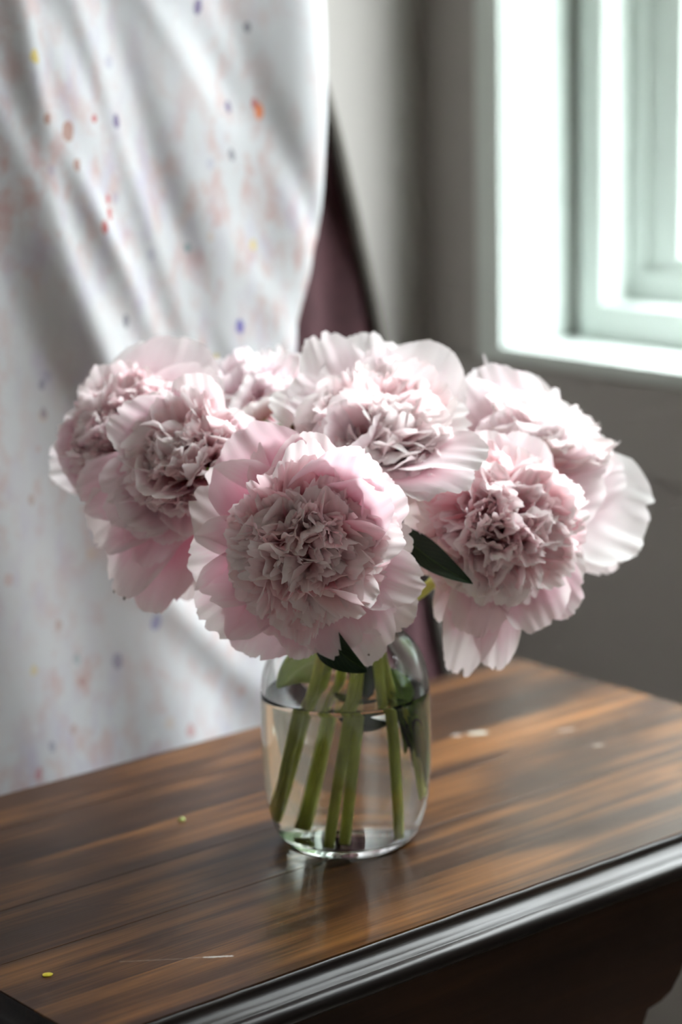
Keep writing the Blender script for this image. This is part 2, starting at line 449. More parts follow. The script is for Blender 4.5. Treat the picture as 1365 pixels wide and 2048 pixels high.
window(1, *WIN)

# lawn, and a leafy mass added outside, tall enough to block low sky light
struct(box('ground', -9.0, 8.0, -9.0, 5.0, -0.35, -0.30, M['lawn']))
hv, hf = [], []
_h = random.Random(4); NY, NZ = 190, 44
for j in range(NZ + 1):
    for i in range(NY + 1):
        t = 18.0 * i / NY; z = -0.30 + 2.85 * min(j, 34) / 34
        out = _h.uniform(-0.10, 0.10) + (0.12 if j > 30 else 0) + max(0, j - 34) * 0.09
        if t < 8.6:
            x, y = 2.6 + out, 4.2 - t + (-out if t > 8.2 else 0)
        else:
            x, y = 2.6 - (t - 8.6), -4.4 - out
        hv.append((x + _h.uniform(-0.03, 0.03), y + _h.uniform(-0.03, 0.03), z + (_h.uniform(-0.08, 0.08) if j > 0 else 0)))
for j in range(NZ):
    for i in range(NY):
        a = j * (NY + 1) + i; hf.append((a, a + 1, a + NY + 2, a + NY + 1))
hd = pyobj('added_hedge', hv, hf, M['added_hedge'], None, False)
tag(hd, 'tall dark green leafy screen added outside the window to hold off low daylight', 'added_hedge'); hd['kind'] = 'stuff'

# ------------------------------------------------------------------ table
TX0, TX1, TY0, TY1 = -0.284, 0.357, -0.1355, 0.219
tbl = tag(empty('table', (0.036, 0.042, 0)), 'dark walnut side table with black moulded edge and scalloped apron', 'table')
TO_ = Vector((0.036, 0.042, 0))


def tpart(o):
    o.parent = tbl; o.data.transform(Matrix.Translation(-TO_)); return o


# planks of the top run along the long side
cuts = [TY0, -0.083, -0.021, 0.045, 0.104, 0.163, TY1]
for k in range(6):
    o = tpart(box('plank', TX0 + 0.0002 * (k % 2), TX1 - 0.0003 * (k % 3), cuts[k] + 0.00012, cuts[k + 1] - 0.00012, TZ - 0.016, TZ - 0.00012 * ((k * 2) % 3), M['top'], None, 0.00015))
# ogee edge moulding: outward offset, drop
prof = [(-0.004, -0.0015), (0.0006, -0.0012), (0.0010, -0.0040), (0.0016, -0.0058), (0.0035, -0.0078), (0.0065, -0.0092), (0.0094, -0.0100), (0.0100, -0.0113), (0.0108, -0.0115),
        (0.0128, -0.0112), (0.0152, -0.0122), (0.0170, -0.0145), (0.0176, -0.0172), (0.0168, -0.0200), (0.0148, -0.0222), (0.0110, -0.0232), (-0.004, -0.0232)]
for side in range(4):
    c0 = [(TX0, TY0), (TX1, TY0), (TX1, TY1), (TX0, TY1)][side]; c1 = [(TX1, TY0), (TX1, TY1), (TX0, TY1), (TX0, TY0)][side]
    n0 = [(-1, -1), (1, -1), (1, 1), (-1, 1)][side]; n1 = [(1, -1), (1, 1), (-1, 1), (-1, -1)][side]
    vs, fs = [], []
    nseg = 40; rr = random.Random(side)
    for s in range(nseg + 1):
        t = s / nseg
        for j, (o_, d_) in enumerate(prof):
            wob = 0.0 if j in (0, 16) else rr.uniform(-1, 1) * 0.00022
            a = (c0[0] + n0[0] * o_, c0[1] + n0[1] * o_); b = (c1[0] + n1[0] * o_, c1[1] + n1[1] * o_)
            vs.append((a[0] + (b[0] - a[0]) * t, a[1] + (b[1] - a[1]) * t, TZ + d_ + (wob if 0 < s < nseg else 0)))
    q = len(prof)
    for s in range(nseg):
        for j in range(q - 1):
            fs.append((s * q + j, (s + 1) * q + j, (s + 1) * q + j + 1, s * q + j + 1))
    bmx = bmesh.new(); bv = [bmx.verts.new(v) for v in vs]
    for f in fs:
        bmx.faces.new([bv[i] for i in f])
    o = tpart(bmobj('edge_moulding', bmx, M['mould'], None, True))


def apron(y, th, x0, x1, along_x=True):
    """board with a centre tablet and ogee scallops rising to the legs"""
    cx = (x0 + x1) / 2; half = (x1 - x0) / 2
    zt = TZ - 0.0175; pts = [(-half, zt), (half, zt)]
    tab = 0.105 if along_x else 0.05
    ogee = [(half, 0.690), (tab + 0.062, 0.690), (tab + 0.050, 0.672), (tab + 0.043, 0.656), (tab + 0.036, 0.6435), (tab + 0.028, 0.6345), (tab + 0.018, 0.6300), (tab + 0.006, 0.6283), (tab + 0.001, 0.618), (tab - 0.003, 0.600), (tab - 0.012, 0.592)]
    pts += ogee + [(-a, b) for a, b in reversed(ogee)]
    bm = bmesh.new()
    P = [(cx + a, y, b) if along_x else (y, cx + a, b) for a, b in pts]
    f = bm.faces.new([bm.verts.new(p) for p in P])
    ex = bmesh.ops.extrude_face_region(bm, geom=[f])
    bmesh.ops.translate(bm, vec=(0, th, 0) if along_x else (th, 0, 0), verts=[v for v in ex['geom'] if isinstance(v, bmesh.types.BMVert)])
    tpart(bmobj('apron', bm, M['apron']))


apron(-0.118, 0.018, -0.262, 0.335)
apron(0.184, 0.018, -0.262, 0.335)
apron(-0.262, 0.018, -0.099, 0.183, False)
apron(0.317, 0.018, -0.099, 0.183, False)
for lx, ly in ((-0.265, -0.121), (0.298, -0.121), (-0.265, 0.165), (0.298, 0.165)):
    bm = bmesh.new(); rings = []
    for z, h in ((0.0, 0.010), (0.012, 0.013), (0.30, 0.0155), (0.62, 0.0195), (TZ - 0.0175, 0.0195)):
        rings.append([bm.verts.new((lx + 0.02 + a * h, ly + 0.02 + b * h, z)) for a, b in ((-1, -1), (1, -1), (1, 1), (-1, 1))])
    for a, b in zip(rings, rings[1:]):
        for k in range(4):
            bm.faces.new((a[k], a[(k + 1) % 4], b[(k + 1) % 4], b[k]))
    bm.faces.new(rings[0]); bm.faces.new(rings[-1])
    tpart(bmobj('leg', bm, M['apron']))

# ------------------------------------------------------------------ cloths
def drape(name, x_right, x_left, y_fun, z0, z1, nx, nz, mat, parent=None):
    vs, fs, uv = [], [], []
    for j in range(nz + 1):
        z = z0 + (z1 - z0) * j / nz
        xr = x_right(z)
        for i in range(nx + 1):
            t = i / nx
            x = x_left + (xr - x_left) * t
            vs.append((x, y_fun(x, z, t), z)); uv.append((t, j / nz))
    for j in range(nz):
        for i in range(nx):
            a = j * (nx + 1) + i
            fs.append((a, a + 1, a + nx + 2, a + nx + 1))
    return pyobj(name, vs, fs, mat, parent, True, uv)


def edge_x(z):
    zs = [0.0, 0.5, 0.70, 0.90, 0.97, 1.02, 1.085, 1.18, 1.262, 2.2]
    xs = [0.235, 0.230, 0.222, 0.213, 0.211, 0.2146, 0.2337, 0.243, 0.2462, 0.25]
    return float(np.interp(z, zs, xs)) + 0.014


FOLDS = []
_r = random.Random(11)
for k in range(26):                       # diagonal crumples running down to the right
    FOLDS.append((_r.uniform(-0.30, 0.26), _r.uniform(0.55, 1.5), _r.uniform(0.05, 0.16), _r.uniform(0.008, 0.018), _r.uniform(0.35, 0.75), _r.choice((-1, 1, 1)) * _r.uniform(0.003, 0.0085)))
FOLDS += [(-0.005, 1.10, 0.16, 0.014, 0.42, -0.014), (0.03, 1.00, 0.14, 0.012, 0.5, -0.012), (-0.02, 1.22, 0.10, 0.010, 0.15, -0.010),
          (0.10, 1.12, 0.15, 0.012, 0.35, 0.008), (0.055, 0.95, 0.10, 0.011, 0.6, -0.010), (0.11, 0.80, 0.06, 0.02, 0.9, -0.012), (0.15, 0.78, 0.06, 0.02, -0.5, 0.008)]


def cloth_y(x, z, t):
    y = CLY + 0.006 * math.sin(x * 21 + 1.0 + z * 3) + 0.003 * math.sin(x * 55 + z * 9)
    for cx, cz, ln, wd, sl, amp in FOLDS:
        dz = z - cz
        if abs(dz) > 2.2 * ln:
            continue
        dx = x - (cx - sl * dz)
        if abs(dx) > 4 * wd:
            continue
        y += 0.50 * amp * math.exp(-(dz / ln) ** 2) * math.exp(-(dx / wd) ** 2)
    y += 0.02 * max(0.0, (t - 0.95) / 0.05) ** 2.2        # the side edge rolls back
    if z < TZ + 0.02:
        y = max(y, TY1 + 0.022)
    return max(y, TY1 + 0.03)


c1 = drape('backdrop_cloth', edge_x, -0.75, cloth_y, 0.02, 2.2, 260, 420, M['cloth'])
tag(c1, 'white cotton backdrop sheet spattered with orange, violet and red paint, hanging behind the table', 'cloth')

mar = tag(empty('drape', (0.3, 0.44, 0.0)), 'dark maroon drape with a grey hem hanging behind the spattered white sheet', 'drape')


def mar_edge(z):
    return float(np.interp(z, [0.0, 0.6845, 0.9937, 1.1628, 1.30, 2.2], [0.60, 0.4648, 0.3897, 0.3452, 0.30, 0.29])) - 0.3


def mar_y(x, z, t):
    return 0.004 * math.sin(x * 60 + z * 5) + 0.003 * math.sin(x * 130 + 2) - 0.02


drape('cloth_panel', mar_edge, -0.30, mar_y, 0.02, 2.15, 60, 60, M['maroon'], mar)
vs, fs = [], []
for j in range(61):
    z = 0.02 + 2.13 * j / 60; xr = mar_edge(z)
    for dx, dy in ((-0.007, -0.0245), (0.0, -0.026), (0.0065, -0.0245), (0.0065, -0.019), (-0.007, -0.019)):
        vs.append((xr + dx, dy + 0.003 * math.sin(z * 5), z))
for j in range(60):
    for k in range(5):
        fs.append((j * 5 + k, j * 5 + (k + 1) % 5, (j + 1) * 5 + (k + 1) % 5, (j + 1) * 5 + k))
pyobj('hem', vs, fs, M['hem'], mar, True)
# the rod both cloths hang from
rod = tag(empty('curtain_rod', (0.0, 0.36, 2.2)), 'thin black rod carrying the backdrop sheet and the maroon drape', 'rod')


def lathe(name, prof, mat, parent=None, seg=64, smooth=True, org=(0, 0, 0)):
    vs, fs = [], []
    for r, z in prof:
        for k in range(seg):
            a = 2 * PI * k / seg
            vs.append((org[0] + r * math.cos(a), org[1] + r * math.sin(a), org[2] + z))
    n = len(prof)
    for j in range(n - 1):
        for k in range(seg):
            fs.append((j * seg + k, j * seg + (k + 1) % seg, (j + 1) * seg + (k + 1) % seg, (j + 1) * seg + k))
    fs.append(tuple(range(seg))[::-1])
    fs.append(tuple((n - 1) * seg + k for k in range(seg)))
    return pyobj(name, vs, fs, mat, parent, smooth)


def tube(name, pts, rad, mat, parent=None, seg=8, cap=True):
    pts = np.asarray(pts, float); n = len(pts)
    rad = np.broadcast_to(np.asarray(rad, float), (n,))
    tan = nrm(np.gradient(pts, axis=0))
    ref = np.array([0.31, 0.95, 0.05]); vs, fs = [], []
    for i in range(n):
        a = nrm(np.cross(tan[i], ref)); b = np.cross(tan[i], a)
        for k in range(seg):
            th = 2 * PI * k / seg
            vs.append(pts[i] + rad[i] * (a * math.cos(th) + b * math.sin(th)))
    for i in range(n - 1):
        for k in range(seg):
            fs.append((i * seg + k, i * seg + (k + 1) % seg, (i + 1) * seg + (k + 1) % seg, (i + 1) * seg + k))
    if cap:
        fs.append(tuple(range(seg))[::-1]); fs.append(tuple((n - 1) * seg + k for k in range(seg)))
    return pyobj(name, vs, fs, mat, parent, True)


tube('pole', [(-0.85, 0, 0), (-0.2, 0, 0), (0.3, 0, 0), (0.55, 0, 0)], 0.009, M['apron'], rod)
for sx in (-0.82, 0.50):
    tube('bracket', [(sx, 0.0, 0.0), (sx, 0.2, 0.0), (sx, 0.40, -0.02)], 0.006, M['apron'], rod)

# ------------------------------------------------------------------ jar and water
JAR_OUT = [(0.0, 0.0022), (0.030, 0.0018), (0.0375, 0.0), (0.0405, 0.0012), (0.0432, 0.0045), (0.0462, 0.011), (0.0492, 0.021), (0.0511, 0.033), (0.0521, 0.046), (0.0525, 0.060),
           (0.0525, 0.080), (0.0524, 0.093), (0.0518, 0.102), (0.0502, 0.110), (0.0470, 0.1185), (0.0425, 0.1255), (0.0385, 0.1295), (0.0366, 0.1325), (0.0362, 0.137), (0.0366, 0.1385), (0.0374, 0.140), (0.0372, 0.1425), (0.0355, 0.1438)]
JAR_IN = [(0.0338, 0.1428), (0.0332, 0.140), (0.0334, 0.1325), (0.0352, 0.1285), (0.0395, 0.1235), (0.0440, 0.1165), (0.0470, 0.109), (0.0485, 0.1015), (0.0492, 0.093), (0.0493, 0.080), (0.0493, 0.060),
          (0.0489, 0.046), (0.0479, 0.033), (0.0460, 0.022), (0.0432, 0.0135), (0.0402, 0.0085), (0.0365, 0.0062), (0.025, 0.0058), (0.0, 0.0062)]


def fine(prof, k=4):
    P = np.array(prof); out = []
    for i in range(len(P) - 1):
        p0, p1, p2, p3 = P[max(i - 1, 0)], P[i], P[i + 1], P[min(i + 2, len(P) - 1)]
        for t in np.linspace(0, 1, k, endpoint=False):
            out.append(0.5 * ((2 * p1) + (-p0 + p2) * t + (2 * p0 - 5 * p1 + 4 * p2 - p3) * t * t + (-p0 + 3 * p1 - 3 * p2 + p3) * t ** 3))
    out.append(P[-1])
    return [(max(float(a), 0.0), float(b)) for a, b in out]


def lathe_closed(name, prof, mat, parent=None, seg=96, org=(0, 0, 0)):
    bm = bmesh.new(); rings = []
    for r, z in prof:
        if r < 1e-4:
            rings.append([bm.verts.new((org[0], org[1], org[2] + z))])
        else:
            rings.append([bm.verts.new((org[0] + r * math.cos(2 * PI * k / seg), org[1] + r * math.sin(2 * PI * k / seg), org[2] + z)) for k in range(seg)])
    for a, b in zip(rings, rings[1:]):
        for k in range(seg):
            k2 = (k + 1) % seg
            if len(a) == 1 and len(b) == 1:
                break
            if len(a) == 1:
                bm.faces.new((a[0], b[k2], b[k]))
            elif len(b) == 1:
                bm.faces.new((a[k], a[k2], b[0]))
            else:
                bm.faces.new((a[k], a[k2], b[k2], b[k]))
    return bmobj(name, bm, mat, parent, True)


WL = 0.0955
jar = tag(empty('glass_jar', (0, 0, TZ + 0.0003)), 'clear round-shouldered glass jar holding the peonies on the table', 'jar')
lathe_closed('jar_body', fine(JAR_OUT) + fine(JAR_IN), M['glass'], jar)
inn = [(r, z) for r, z in reversed(fine(JAR_IN)) if z < WL - 0.002]
wprof = [(0.0, inn[0][1] - 0.0003)] + [(r + 0.0003, z - 0.0002) for r, z in inn[1:]] + [(0.0495, WL + 0.0012), (0.0488, WL + 0.0004), (0.0478, WL), (0.0, WL)]
wat = lathe_closed('water', wprof, M['water'], None, 96, (0, 0, TZ + 0.0003))
tag(wat, 'clear water filling the glass jar up to its shoulder', 'water')

# ------------------------------------------------------------------ petals
def sheet(name, V, D, N, Lfun, wfun, cup, ruff, nu, nv, mat, parent, r, W, fold=0.0, twist=0.0, tipcurl=0.0):
    """petal or leaf as a curved sheet. V: dense spine points, D tangents, N inward normals.
    Lfun(u): where the outer edge lies (0..1 of the spine), wfun(v): half width."""
    n = len(V); tt = np.linspace(0, 1, n)
    u = np.linspace(-1, 1, nu)[:, None]; v = np.linspace(0, 1, nv)[None, :]
    L = Lfun(u[:, 0])[:, None]
    ve = v * L
    sp = np.stack([np.interp(ve, tt, V[:, k]) for k in range(3)], -1)
    dd = nrm(np.stack([np.interp(ve, tt, D[:, k]) for k in range(3)], -1))
    nn = np.stack([np.interp(ve, tt, N[:, k]) for k in range(3)], -1)
    nn = nrm(nn - dd * (nn * dd).sum(-1, keepdims=True))
    ss = np.cross(dd, nn)
    if twist:
        a = twist * (0.4 + 0.6 * ve)[..., None]
        ss, nn = ss * np.cos(a) + nn * np.sin(a), nn * np.cos(a) - ss * np.sin(a)
    hw = wfun(ve)
    ca = cup * (0.55 + 0.45 * ve)
    ca = np.where(np.abs(ca) < 1e-3, 1e-3, ca)
    ph = u * ca
    x = hw * np.sin(ph) / ca
    h = hw * (1 - np.cos(ph)) / ca
    ed = np.clip((ve - 0.35) / 0.65, 0, 1) ** 1.6
    p1, p2, p3 = r.uniform(0, 6.28, 3); k1, k2 = r.uniform(2.0, 3.6), r.uniform(5.5, 9.0)
    h = h + ruff * W * ed * (0.55 * np.sin(k1 * u + p1) * (0.35 + 0.65 * np.abs(u)) + 0.22 * np.sin(k2 * u + p2 + 2 * ve) + 0.10 * np.sin(17 * u + p3))
    side = np.clip(np.abs(u) - 0.55, 0, 1) / 0.45
    h = h + ruff * W * 0.35 * side ** 2 * np.sin(9 * ve + p3 + 3 * np.sign(u)) * np.clip(ve * 2, 0, 1)
    h = h - tipcurl * W * np.clip((ve - 0.7) / 0.3, 0, 1) ** 2
    if fold:
        h = h + fold * np.abs(x)
    P = sp + ss * x[..., None] + nn * h[..., None]
    P = P.reshape(-1, 3)
    uv = np.stack([np.broadcast_to((u + 1) / 2, ve.shape), ve], -1).reshape(-1, 2)
    i, j = np.meshgrid(np.arange(nu - 1), np.arange(nv - 1), indexing='ij')
    a = (i * nv + j).ravel()
    fs = np.stack([a, a + nv, a + nv + 1, a + 1], 1)
    me = bpy.data.meshes.new(name)
    me.vertices.add(len(P)); me.vertices.foreach_set('co', P.astype(np.float32).ravel())
    me.loops.add(fs.size); me.loops.foreach_set('vertex_index', fs.astype(np.int32).ravel())
    me.polygons.add(len(fs)); me.polygons.foreach_set('loop_start', np.arange(0, fs.size, 4, dtype=np.int32))
    lay = me.uv_layers.new(name='UVMap'); lay.data.foreach_set('uv', uv[fs.ravel()].astype(np.float32).ravel())
    me.update(calc_edges=True)
    return link(name, me, mat, parent, True)


def edge_fun(r, roundness, power, n_notch, depth, jag, nu):
    un = r.uniform(-0.9, 0.9, n_notch); dn = r.uniform(0.3, 1.0, n_notch) * depth; wn = r.uniform(0.05, 0.15, n_notch)
    jg = r.normal(0, jag, nu)
    skew = r.uniform(-0.06, 0.06)

    def f(u):
        L = 1 - roundness * np.abs(u) ** power + skew * u
        for a, b, c in zip(un, dn, wn):
            L = L - b * np.maximum(0, 1 - np.abs(u - a) / c) ** 1.3
        return np.clip(L + jg[:len(u)], 0.2, 1.0)
    return f


def width_fun(W, base, top, peak=0.62):
    def f(v):
        a = np.clip(v / peak, 0, 1)
        wv = base + (1 - base) * np.sin(a * PI / 2) ** 1.15
        b = np.clip((v - peak) / (1 - peak), 0, 1)
        return 0.5 * W * wv * (1 - (1 - top) * b * b)
    return f


def spine_bez(P0, P1, P2, n=40):
    t = np.linspace(0, 1, n)[:, None]
    V = (1 - t) ** 2 * P0 + 2 * t * (1 - t) * P1 + t * t * P2
    return V, nrm(2 * (1 - t) * (P1 - P0) + 2 * t * (P2 - P1))


def guard(parent, B, A, tip, W, bow, mat, r, cup=0.55, twist=0.0, ruff=0.12, notch=2, depth=0.08, curl=0.0, name='guard_petal', root=0.006, nrmv=None, jag=0.006):
    """big outer petal from the flower base B to a tip point; A = flower axis, coordinates relative to B"""
    T = tip - B; d = nrm(T)
    P0 = d * root
    P1 = T * 0.5 + (A if nrmv is None else nrmv) * bow
    V, D = spine_bez(P0, P1, T)
    nn = A if nrmv is None else nrmv
    N = np.repeat(nn[None], len(V), 0)
    N = nrm(N - D * (N * D).sum(1, keepdims=True))
    nu, nv = 35, 16
    ef = edge_fun(r, r.uniform(0.22, 0.36), r.uniform(2.2, 3.2), notch, depth, jag, nu)
    return sheet(name, V, D, N, ef, width_fun(W, 0.30, 0.86), cup, ruff, nu, nv, mat, parent, r, W, twist=twist, tipcurl=curl)


def tuft(parent, A, Rp, N, thmax, mat, r, off, wr=(0.40, 0.85), squash=1.0, dark=None, start=0.0, clumps=5, pull=0.35):
    """dense dome of ruffled inner petals around axis A"""
    ref = UP if abs(np.dot(A, UP)) < 0.9 else RT
    X = nrm(np.cross(ref, A)); Y = np.cross(A, X)
    cl = [(r.uniform(0.3, 0.95), r.uniform(0, 2 * PI)) for _ in range(clumps)]
    for i in range(N):
        q = (i + 0.5) / N
        th = thmax * (start + (1 - start) * q ** 0.46) * r.uniform(0.90, 1.06)
        az = i * 2.399963 + r.uniform(-0.35, 0.35)
        # lean towards the nearest clump, so that the tuft breaks into bunches
        x, y = q * math.cos(az), q * math.sin(az)
        bx, by = min(((a * math.cos(b), a * math.sin(b)) for a, b in cl), key=lambda c: (c[0] - x) ** 2 + (c[1] - y) ** 2)
        lean = pull * r.uniform(0.2, 1.0)
        ux, uy = x + (bx - x) * lean, y + (by - y) * lean
        az2 = math.atan2(uy, ux)
        az = az + ((az2 - az + PI) % (2 * PI) - PI) * 0.6
        e = X * math.cos(az) + Y * math.sin(az)
        L = Rp * r.uniform(0.90, 1.10) * (1.0 - 0.10 * (1 - q))
        outer = q > 0.55
        a0 = th * r.uniform(0.35, 0.55)
        a1 = th * r.uniform(1.0, 1.2) + (r.uniform(-0.1, 0.4) if outer else r.uniform(-0.8, 0.5))
        n = 30; t = np.linspace(0, 1, n)
        ang = a0 + (a1 - a0) * t ** 1.3
        D = np.cos(ang)[:, None] * A + np.sin(ang)[:, None] * e
        Nn = np.cos(ang)[:, None] * (-e) + np.sin(ang)[:, None] * A
        V = off * A + e * (0.010 * math.sqrt(q)) + np.cumsum(D, 0) * (L / n)
        V = V * 1.0
        W = Rp * r.uniform(*wr) * (0.95 + 0.25 * q)
        nu, nv = 27, 12
        ef = edge_fun(r, r.uniform(0.10, 0.30), r.uniform(2, 3), r.integers(2, 8), r.uniform(0.08, 0.28), 0.012, nu)
        tw = r.normal(0, 0.30 if outer else 0.8)
        mm = mat if (dark is None or r.random() > 0.4) else dark
        sheet('petal', V, D, Nn, ef, width_fun(W, 0.28, 0.92, 0.7), r.uniform(0.35, 1.35), r.uniform(0.14, 0.32), nu, nv, mm, parent, r, W, twist=tw, tipcurl=r.uniform(-0.2, 0.25))


def ring(key, N, L, W, th, mat, cup=(0.4, 0.8), jit=0.12, dth=0.0, az0=0.0):
    """whorl of medium petals between the guard petals and the tuft; th = angle from the axis"""
    f = FL[key]; r = f['r']; A = f['A']
    ref = UP if abs(np.dot(A, UP)) < 0.9 else RT
    X = nrm(np.cross(ref, A)); Y = np.cross(A, X)
    for k in range(N):
        az = az0 + 2 * PI * k / N + r.uniform(-jit, jit) * 2
        e = X * math.cos(az) + Y * math.sin(az)
        a0 = th * 0.75 + r.uniform(-jit, jit); a1 = th * 1.15 + dth + r.uniform(-jit, jit) * 2
        n = 30; ang = a0 + (a1 - a0) * np.linspace(0, 1, n)
        D = np.cos(ang)[:, None] * A + np.sin(ang)[:, None] * e
        Nn = np.cos(ang)[:, None] * (-e) + np.sin(ang)[:, None] * A
        l = L * r.uniform(0.86, 1.12)
        V = e * 0.006 + np.cumsum(D, 0) * (l / n)
        w_ = W * r.uniform(0.8, 1.2)
        ef = edge_fun(r, r.uniform(0.18, 0.34), r.uniform(2.2, 3.2), r.integers(1, 5), r.uniform(0.05, 0.15), 0.008, 31)
        sheet('petal', V, D, Nn, ef, width_fun(w_, 0.3, 0.88, 0.65), r.uniform(*cup), r.uniform(0.10, 0.22), 31, 14, mat, f['root'], r, w_, twist=r.normal(0, 0.22), tipcurl=r.uniform(-0.15, 0.2))


def catmull(P, k=8):
    P = [np.asarray(p, float) for p in P]; out = []
    for i in range(len(P) - 1):
        p0, p1, p2, p3 = P[max(i - 1, 0)], P[i], P[i + 1], P[min(i + 2, len(P) - 1)]
        for t in np.linspace(0, 1, k, endpoint=False):
            out.append(0.5 * ((2 * p1) + (-p0 + p2) * t + (2 * p0 - 5 * p1 + 4 * p2 - p3) * t * t + (-p0 + 3 * p1 - 3 * p2 + p3) * t ** 3))
    out.append(P[-1])
    return np.array(out)


def leaf(parent, B, base, ctrl, tip, W, mat, r, nrmv, fold=0.25, cup=0.15, ruff=0.05):
    V, D = spine_bez(np.asarray(base) - B, np.asarray(ctrl) - B, np.asarray(tip) - B)
    N = np.repeat(nrm(nrmv)[None], len(V), 0); N = nrm(N - D * (N * D).sum(1, keepdims=True))

    def wf(v):
        return 0.5 * W * (np.sin(np.clip(v, 0, 1) ** 0.8 * PI) ** 0.8 * 0.97 + 0.03)
    return sheet('leaf', V, D, N, lambda u: np.ones_like(u), wf, cup, ruff, 13, 26, mat, parent, r, W, fold=fold)


FL = {}


def peony(key, px, py, z, axis, label, foot, via, seed):
    B = at(px, py, z); A = cvec(*axis)
    root = tag(empty('peony', B), label, 'flower', 'pink peonies in the jar')
    r = np.random.default_rng(seed)
    # stem: from under the petals, through the mouth of the jar, down to its foot
    ft = np.array([foot[0] * 0.767 - foot[1] * 0.64, -foot[0] * 0.642 - foot[1] * 0.768, TZ + foot[2]])   # foot, via: (to the right, towards the viewer)
    mouth = np.array([via[0] * 0.767 - via[1] * 0.64, -via[0] * 0.642 - via[1] * 0.768, TZ + 0.142])
    mid = mouth + (ft - mouth) * 0.5 + np.array([0, 0, -0.002])
    top = B - A * 0.012
    pre = B - A * 0.035 * 0.7 + (mouth - B) * 0.18
    pts = catmull([top, pre, (pre + mouth) / 2 + np.array([0, 0, -0.004]), mouth, mid, ft], 9) - B
    rad = np.linspace(0.0036, 0.0031, len(pts)); rad[0] = 0.005
    st = tube('stem', pts, rad, M['stem'], root, 10)
    # calyx: small green sepals under the flower
    e1 = nrm(np.cross(A, UP + 0.1)); e2 = np.cross(A, e1)
    for k in range(4):
        a = k * PI / 2 + 0.4; d = e1 * math.cos(a) + e2 * math.sin(a)
        V, D = spine_bez(-A * 0.010, -A * 0.010 + d * 0.012, d * 0.020 + A * 0.002)
        N = np.repeat(A[None], len(V), 0)
        sheet('sepal', V, D, N, lambda u: 1 - 0.35 * np.abs(u) ** 2, width_fun(0.016, 0.5, 0.6), 0.7, 0.05, 7, 7, M['leaf2'], root, r, 0.016)
    FL[key] = dict(B=B, A=A, root=root, r=r, z=z)
    return FL[key]


def guards(key, specs, mat):
    f = FL[key]
    for s in specs:
        px, py, wpx, dz, bow = s[:5]; kw = s[5] if len(s) > 5 else {}
        kw = dict(kw); mm = M[kw.pop('mat')] if 'mat' in kw else mat
        z = f['z'] + dz
        guard(f['root'], f['B'], f['A'], at(px, py, z), wpx * z / FPX, bow, mm, f['r'], **kw)


# ---- the seven peonies -------------------------------------------------------
CF = cvec(0, 0.15, 1); CFL = cvec(-0.5, 0.1, 1); CFR = cvec(0.5, 0.2, 1)
# front flower: faces the camera
peony('front', 616, 1085, 1.345, (-0.03, -0.10, 1.0), 'pink peony with a wide cream ruffled centre, its petals hanging over the jar mouth', (-0.011, 0.033, 0.0085), (0.01, 0.018), 101)
guards('front', [
    (470, 868, 230, 0.000, 0.016, dict(cup=0.5, notch=1)), (398, 965, 210, 0.004, 0.016), (376, 1135, 190, 0.004, 0.018), (404, 1240, 180, 0.010, 0.014),
    (497, 1312, 190, 0.012, 0.012), (545, 1272, 130, 0.000, 0.022), (600, 1318, 110, 0.004, 0.016, dict(notch=1)), (708, 1292, 190, 0.000, 0.020, dict(notch=4, depth=0.16)),
    (752, 1322, 190, 0.010, 0.014, dict(notch=4)), (826, 1238, 170, 0.010, 0.016), (846, 1182, 140, 0.000, 0.022), (825, 1085, 140, -0.004, 0.020),
    (808, 985, 170, -0.030, -0.004, dict(cup=1.0)), (735, 900, 190, -0.036, -0.010, dict(cup=1.0)), (620, 862, 170, -0.014, 0.0, dict(cup=0.8)), (770, 940, 150, -0.010, 0.0, dict(cup=0.9)),
    (545, 868, 150, -0.006, 0.012), (690, 905, 190, -0.058, -0.022, dict(cup=1.1)), (775, 985, 190, -0.058, -0.022, dict(cup=1.1)), (612, 880, 160, -0.050, -0.020, dict(cup=1.0)), (812, 1075, 130, -0.050, -0.016, dict(cup=1.0)), (800, 1040, 140, -0.035, -0.004, dict(cup=1.0))], M['guard'])
f = FL['front']; tuft(f['root'], f['A'], 0.0490, 84, 1.50, M['tuft'], f['r'], 0.003, wr=(0.42, 0.95), dark=M['tuft_pink'], clumps=8, pull=0.55)

# top flower: opens upwards and forwards
peony('top', 755, 935, 1.440, (0.02, 0.66, 0.75), 'white and pale pink peony standing highest in the bouquet', (-0.002, 0.024, 0.0085), (0.012, 0.004), 202)
guards('top', [
    (636, 668, 150, 0.025, -0.012, dict(nrmv=cvec(0, 0.35, 1))), (715, 666, 190, 0.030, -0.012, dict(nrmv=cvec(0, 0.35, 1))), (795, 690, 150, 0.035, -0.010, dict(nrmv=cvec(0, 0.35, 1))), (882, 688, 190, 0.020, -0.006, dict(notch=0, jag=0.003, nrmv=CF)), (905, 760, 150, 0.02, 0.0, dict(nrmv=cvec(0, 0.35, 1))), (760, 690, 130, 0.01, -0.012, dict(nrmv=cvec(0, 0.35, 1))),
    (582, 765, 170, 0.000, 0.0, dict(nrmv=cvec(0, 0.35, 1))), (540, 795, 140, 0.0, 0.006), (590, 850, 160, -0.03, 0.004), (965, 925, 180, -0.100, 0.012), (930, 985, 170, -0.103, 0.010), (850, 1005, 140, -0.100, 0.010),
    (640, 870, 170, -0.060, 0.000, dict(nrmv=-CF)), (725, 872, 150, -0.075, -0.008, dict(notch=0, nrmv=-CF)), (800, 1000, 120, -0.065, 0.010, dict(notch=0)), (660, 820, 150, -0.055, 0.0, dict(nrmv=-CF))], M['guard_pale'])
ring('top', 9, 0.062, 0.050, 1.05, M['guard_pale'])
